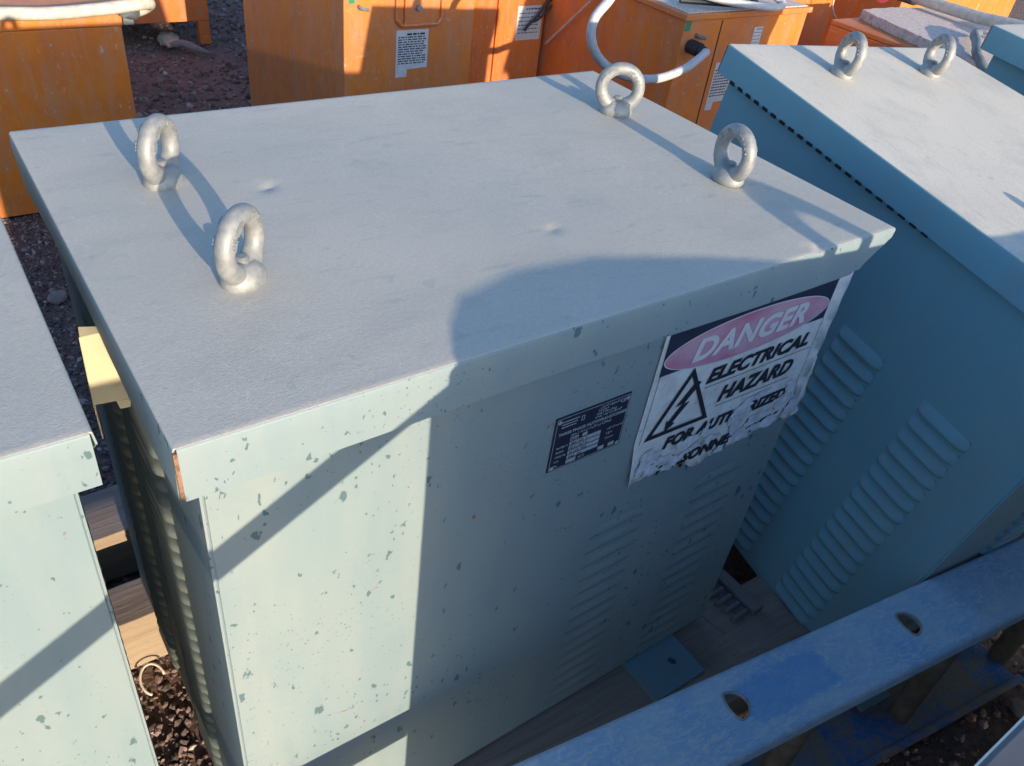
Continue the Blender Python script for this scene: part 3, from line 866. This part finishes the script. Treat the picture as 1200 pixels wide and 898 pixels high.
# ------------------------------------------------------------------ hoses and pipes
def hose(name, pts, r, mat, label, cat, n=10, ribs=0, extra=None):
    bm = bmesh.new(); P = spline(pts, n)
    tube(bm, P, r, 14, rfn=(lambda t: 1+.06*math.sin(t*ribs*6.283)) if ribs else None)
    o = obj(name, bm, mat, None, smooth=60); tag(o, label, cat); return o
hose('flexible_hose', [(2.1,2.05,1.02),(1.86,1.62,1.04),(1.725,1.46,.995),(1.660,1.45,.930),(1.660,1.45,.868),(1.715,1.45,.800),(1.82,1.45,.748),(1.965,1.45,.722),(2.10,1.455,.740),(2.215,1.50,.752),(2.30,1.55,.752),(2.350,1.585,.742),(2.365,1.612,.735)], .0145, M_hose,
     'thick white hose looping from the orange box behind the rear lifting ring', 'hose', 8)
hose('flexible_hose', [(2.40,1.74,.905),(2.50,1.66,.892),(2.629,1.63,.880),(2.738,1.63,.872),(2.790,1.65,.880),(2.76,1.72,.905),(2.66,1.95,.93)], .014, M_hose,
     'short white hose loop lying over the front edge of the speckled orange box top', 'hose', 8)
hose('flexible_hose', [(2.36,1.78,.872),(2.52,1.71,.872),(2.65,1.69,.866),(2.75,1.75,.866),(2.80,1.9,.868)], .010, M_dark, 'dark cable under the short white hose loop', 'cable', 8)
o = hose('conduit_pipe', [(-.75,2.59,.712),(-.2,2.59,.708),(.08,2.59,.700),(.211,2.59,.699),(.355,2.585,.695),(.50,2.58,.703),(.600,2.58,.712),(.655,2.60,.712),(.672,2.63,.700),(.655,2.65,.682),(.618,2.65,.672)], .0205, M_pipe,
     'cream conduit lying along the top edge of the far left orange box', 'pipe', 8)
bm = bmesh.new(); tube(bm, [(.578,2.583,.700),(.600,2.60,.688),(.612,2.63,.676)], .026, 16); 
box(bm, .574, .606, 2.60, 2.64, .645, .70)
cl = obj('pipe_clamp', bm, M_grayp, o, smooth=35)
pp = hose('conduit_pipe', [(3.50,1.66,.905),(3.62,1.56,.900),(3.60,1.30,.905),(3.585,1.07,.915),(3.57,.6,.93)], .001, M_pipe, '', 'pipe')
bpy.data.objects.remove(pp)
bm = bmesh.new(); tube(bm, [(3.66,1.66,.880),(3.62,1.30,.886),(3.53,.50,.955)], .024, 16)
o = obj('conduit_pipe', bm, M_pipe, None, smooth=35); tag(o, 'straight dusty pipe with a grey coupling lying across the speckled boards', 'pipe')
bm = bmesh.new(); tube(bm, [(3.668,1.72,.880),(3.655,1.61,.881)], .032, 18); obj('coupling', bm, M_grayp, o, smooth=35)
bm = bmesh.new(); tube(bm, [(3.60,1.74,.875),(3.54,1.70,.875)], .034, 16); bpy.data.objects
o = obj('red_cap', bm, M_red, None, smooth=35); tag(o, 'dark red cap beside the pipe coupling on the speckled board', 'cap')
bm = bmesh.new(); tube(bm, spline([(3.72,1.00,.905),(3.66,.93,.93),(3.55,.80,.955),(3.45,.66,.96)], 8), .014, 12)
o = obj('thin_hose', bm, M_cream, None, smooth=True); tag(o, 'thin cream hose beside the dusty pipe at the right edge', 'hose')
hose('braided_hose', [(3.42,1.17,.872),(3.33,1.14,.880),(3.21,1.06,.878),(3.10,.99,.868),(3.045,.91,.835),(3.01,.84,.79),(3.0,.78,.70)], .016, M_grayp,
     'short grey braided hose bent over the end of the speckled board', 'hose', 8, 40)
hose('thin_cable', [(3.52,1.90,.93),(3.46,1.88,.86),(3.43,1.86,.80),(3.46,1.85,.75),(3.53,1.85,.71)], .0035, M_pipe, 'thin cream cable hanging in front of the dark orange face, right of the bright box', 'cable', 8)
hose('corner_bar', [(2.36,2.33,.56),(2.312,2.2,.66),(2.30,2.05,.80)], .001, M_pipe, '', 'bar') and None
bpy.data.objects.remove(bpy.data.objects['corner_bar'])
bm = bmesh.new(); tube(bm, [(2.294,2.46,.52),(2.292,2.19,.775),(2.29,1.95,1.0)], .0045, 8)
o = obj('steel_rod', bm, M_pipe, None); tag(o, 'thin pale rod leaning on the side of the orange box with the white hose', 'rod')

# ------------------------------------------------------------------ mostly unseen things behind the camera, added to cast the large shadows
eq = empty('control_cabinet', Matrix.Translation((.2395, -.507, .0015)))
tag(eq, 'grey metal control cabinet at the lower right corner, opposite the row', 'electrical cabinet')
bm = bmesh.new()
prof = [(-.004,.05),(-.004,1.172),(.008,1.184),(.03,1.194),(.065,1.203),(.15,1.2075),(.26,1.2045),(.40,1.192),(.60,1.168),(.98,1.135),(1.45,1.11),(1.45,.05)]  # outline shaped to cast the rounded shadow on the middle lid
prism(bm, prof, -.30, 0, 'y')
for f in bm.faces:
    if len(f.verts) > 6 and f.calc_center_median().y > -.01: f.material_index = 1  # unseen back face acts as the added reflector
o = obj('body', bm, [M_dgrey, M_bounce], eq); bevel(o, .004, 2)
eye(eq, .622, -.14, 1.146, 4, 1.30)
tr = empty('shadow_trestle', Matrix.Translation((-.5045, -.60, .0218)))  # unseen frame, made up to cast the diagonal and level bar shadows
tag(tr, 'unseen rusty trestle added to cast the slanting bar shadows, left of the control cabinet', 'trestle')
bm = bmesh.new()
def flat(a, b, w, t=.02):
    a = Vector(a); b = Vector(b); d = b-a; L_ = d.length; ang = math.atan2(d.z, d.x)
    box(bm, 0, L_, -t/2, t/2, -w/2, w/2, 0, Matrix.Translation(a) @ Matrix.Rotation(-ang, 4, 'Y'))
flat((-.95,0,.16),(.745,0,1.138),.036); 
obj('brace', bm, M_rust, tr)
bm = bmesh.new(); flat((-1.4,.0,.478),(.735,.0,.478),.036); obj('rail', bm, M_rust, tr)
bm = bmesh.new(); box(bm, -1.42, -1.38, -.02, .02, -.02, .9); obj('post', bm, M_rust, tr)
bm = bmesh.new(); box(bm, .428, .480, -.035, -.012, .50, 1.13); obj('post', bm, M_rust, tr)  # unseen post added to block sun coming through the left gap

# ------------------------------------------------------------------ ground, gravel, debris
bm = bmesh.new()
n = 150
def gz(x, y): return .012*noise.noise(Vector((x*1.7, y*1.7, 0)))+.006*noise.noise(Vector((x*7, y*7, 3)))-.008
xs = [-300,-60,-12]+[-3+.07*i for i in range(int(11/.07))]+[12,60,300]
ys = [-300,-60,-12]+[-2.5+.07*i for i in range(int(12/.07))]+[14,60,300]
G = [[bm.verts.new((x, y, gz(x, y) if (-4 < x < 9 and -3 < y < 11) else 0)) for y in ys] for x in xs]
for i in range(len(xs)-1):
    for j in range(len(ys)-1): bm.faces.new((G[i][j], G[i+1][j], G[i+1][j+1], G[i][j+1])).smooth = True
g = obj('ground', bm, M_ground); tag(g, kind='structure')
bm = bmesh.new()
ico = bmesh.new(); bmesh.ops.create_icosphere(ico, subdivisions=1, radius=1); IV = [v.co.copy() for v in ico.verts]; IF = [[v.index for v in f.verts] for f in ico.faces]; ico.free()
rg = random.Random(21)
def stone(bm, x, y, s, zoff=0.):
    rot = Matrix.Rotation(rg.uniform(0, 6.28), 3, Vector((rg.gauss(0, 1), rg.gauss(0, 1), rg.gauss(0, 1))).normalized())
    sx, sy, sz = s*rg.uniform(.7, 1.4), s*rg.uniform(.6, 1.1), s*rg.uniform(.4, .8)
    vs = []
    for v in IV:
        p = Vector((v.x*sx, v.y*sy, v.z*sz))*rg.uniform(.8, 1.2); p = rot @ p
        vs.append(bm.verts.new((x+p.x, y+p.y, gz(x, y)+s*.25+p.z+zoff)))
    for f in IF: bm.faces.new([vs[i] for i in f])
def scatter(k, x0, x1, y0, y1, lo, hi):
    for _ in range(k):
        stone(bm, rg.uniform(x0, x1), rg.uniform(y0, y1), lo+(hi-lo)*rg.random()**3)
scatter(9000, .2, 2.2, 1.9, 6.8, .005, .022)
scatter(9000, -.2, .22, .2, 2.65, .003, .011)
scatter(3800, .6, 3.0, -.75, .15, .004, .016)
scatter(1500, 1.9, 4.0, -.4, .9, .005, .02)
gr = obj('gravel', bm, M_peb, sharp='keep'); tag(gr, 'loose purple brown gravel scattered over the ground', 'gravel', kind='stuff')
# a few larger stones one can tell apart
def rock(x, y, s, c, label):
    bm = bmesh.new(); bmesh.ops.create_icosphere(bm, subdivisions=2, radius=1)
    for v in bm.verts:
        v.co *= 1+.28*noise.noise(v.co*1.4+Vector((x*9, y*5, 0))); v.co = Vector((v.co.x*s, v.co.y*s*.75, v.co.z*s*.5))
    o = obj('stone', bm, c); o.location = (x, y, s*.3); o.rotation_euler.z = x*7; tag(o, label, 'stone', 'larger stones on the gravel')
M_st = plain('pale stone', (.26,.21,.19), .9, 0, .25, 30, .6)
rock(.118, 2.02, .035, M_st, 'round pale stone in the left gap near the far orange box')
rock(1.54, -.46, .030, M_st, 'flat pale stone beyond the lower right end of the blue girder')
rock(1.62, -.50, .022, M_st, 'small pale stone at the lower right, next to the flat stone')
# rag and stick on the gravel
bm = bmesh.new(); bmesh.ops.create_icosphere(bm, subdivisions=3, radius=1)
for v in bm.verts:
    v.co *= 1+.5*noise.noise(v.co*2.3); v.co = Vector((v.co.x*.05, v.co.y*.11, max(-.01, v.co.z*.03)))
o = obj('crumpled_rag', bm, plain('dirty cream cloth', (.42,.34,.25), .9, 0, .3, 40, .5), smooth=True); o.location = (1.185, 4.42, .03); o.rotation_euler.z = -.15
tag(o, 'crumpled cream rag on the gravel under the legged orange box', 'rag')
bm = bmesh.new(); tube(bm, spline([(1.16,4.33,.03),(1.22,4.28,.05),(1.28,4.22,.035),(1.33,4.19,.02)], 5), .022, 8, rfn=lambda t: .5+.5*math.sin(3.1*t+.2))
o = obj('driftwood_stick', bm, M_woody, smooth=30); tag(o, 'short grey stick lying beside the rag on the gravel', 'stick')
bm = bmesh.new(); tube(bm, [(.030+.022*math.cos(a), .535+.030*math.sin(a), .02+.01*math.sin(a)) for a in [k*.25 for k in range(18)]], .0025, 8)
o = obj('wire_loop', bm, M_pipe, smooth=True); o.location.x = -.045; tag(o, 'small loop of pale wire on the soil in the left gap', 'wire')

# ------------------------------------------------------------------ camera, light
cd = bpy.data.cameras.new('camera'); cam = bpy.data.objects.new('camera', cd); COL.objects.link(cam)
cam.location = (-.09474, -.51804, 1.54130); cam.rotation_euler = (.90920647, -.11669467, -.60535701)
cd.sensor_width = 36; cd.lens = 957.679/1200*36; cd.clip_start = .02; cd.clip_end = 2000
sc.camera = cam

ELEV = R_(12.3)
d = Vector((.045, 1, -math.tan(ELEV)*1.001)).normalized()      # travel direction of the light
sd = bpy.data.lights.new('sun', 'SUN'); so = bpy.data.objects.new('sun', sd); COL.objects.link(so)
so.rotation_euler = d.to_track_quat('-Z', 'Y').to_euler()
sd.energy = 3.0; sd.angle = R_(.53); sd.color = (1., .83, .60)
w = bpy.data.worlds.new('World'); sc.world = w; w.use_nodes = True
nt = w.node_tree; sky = nt.nodes.new('ShaderNodeTexSky'); sky.sky_type = 'NISHITA'; sky.sun_disc = False
sky.sun_elevation = ELEV; az = math.atan2(-d.x, -d.y); sky.sun_rotation = az
sky.air_density = 1.1; sky.dust_density = 1.5; sky.ozone_density = 4.2
bg = nt.nodes['Background']; nt.links.new(sky.outputs[0], bg.inputs[0]); bg.inputs[1].default_value = .15
sc.view_settings.view_transform = 'Standard'; sc.view_settings.look = 'None'; sc.view_settings.gamma = 1; sc.view_settings.use_curve_mapping = False
sc.view_settings.exposure = 1.1
sc.render.engine = 'CYCLES'
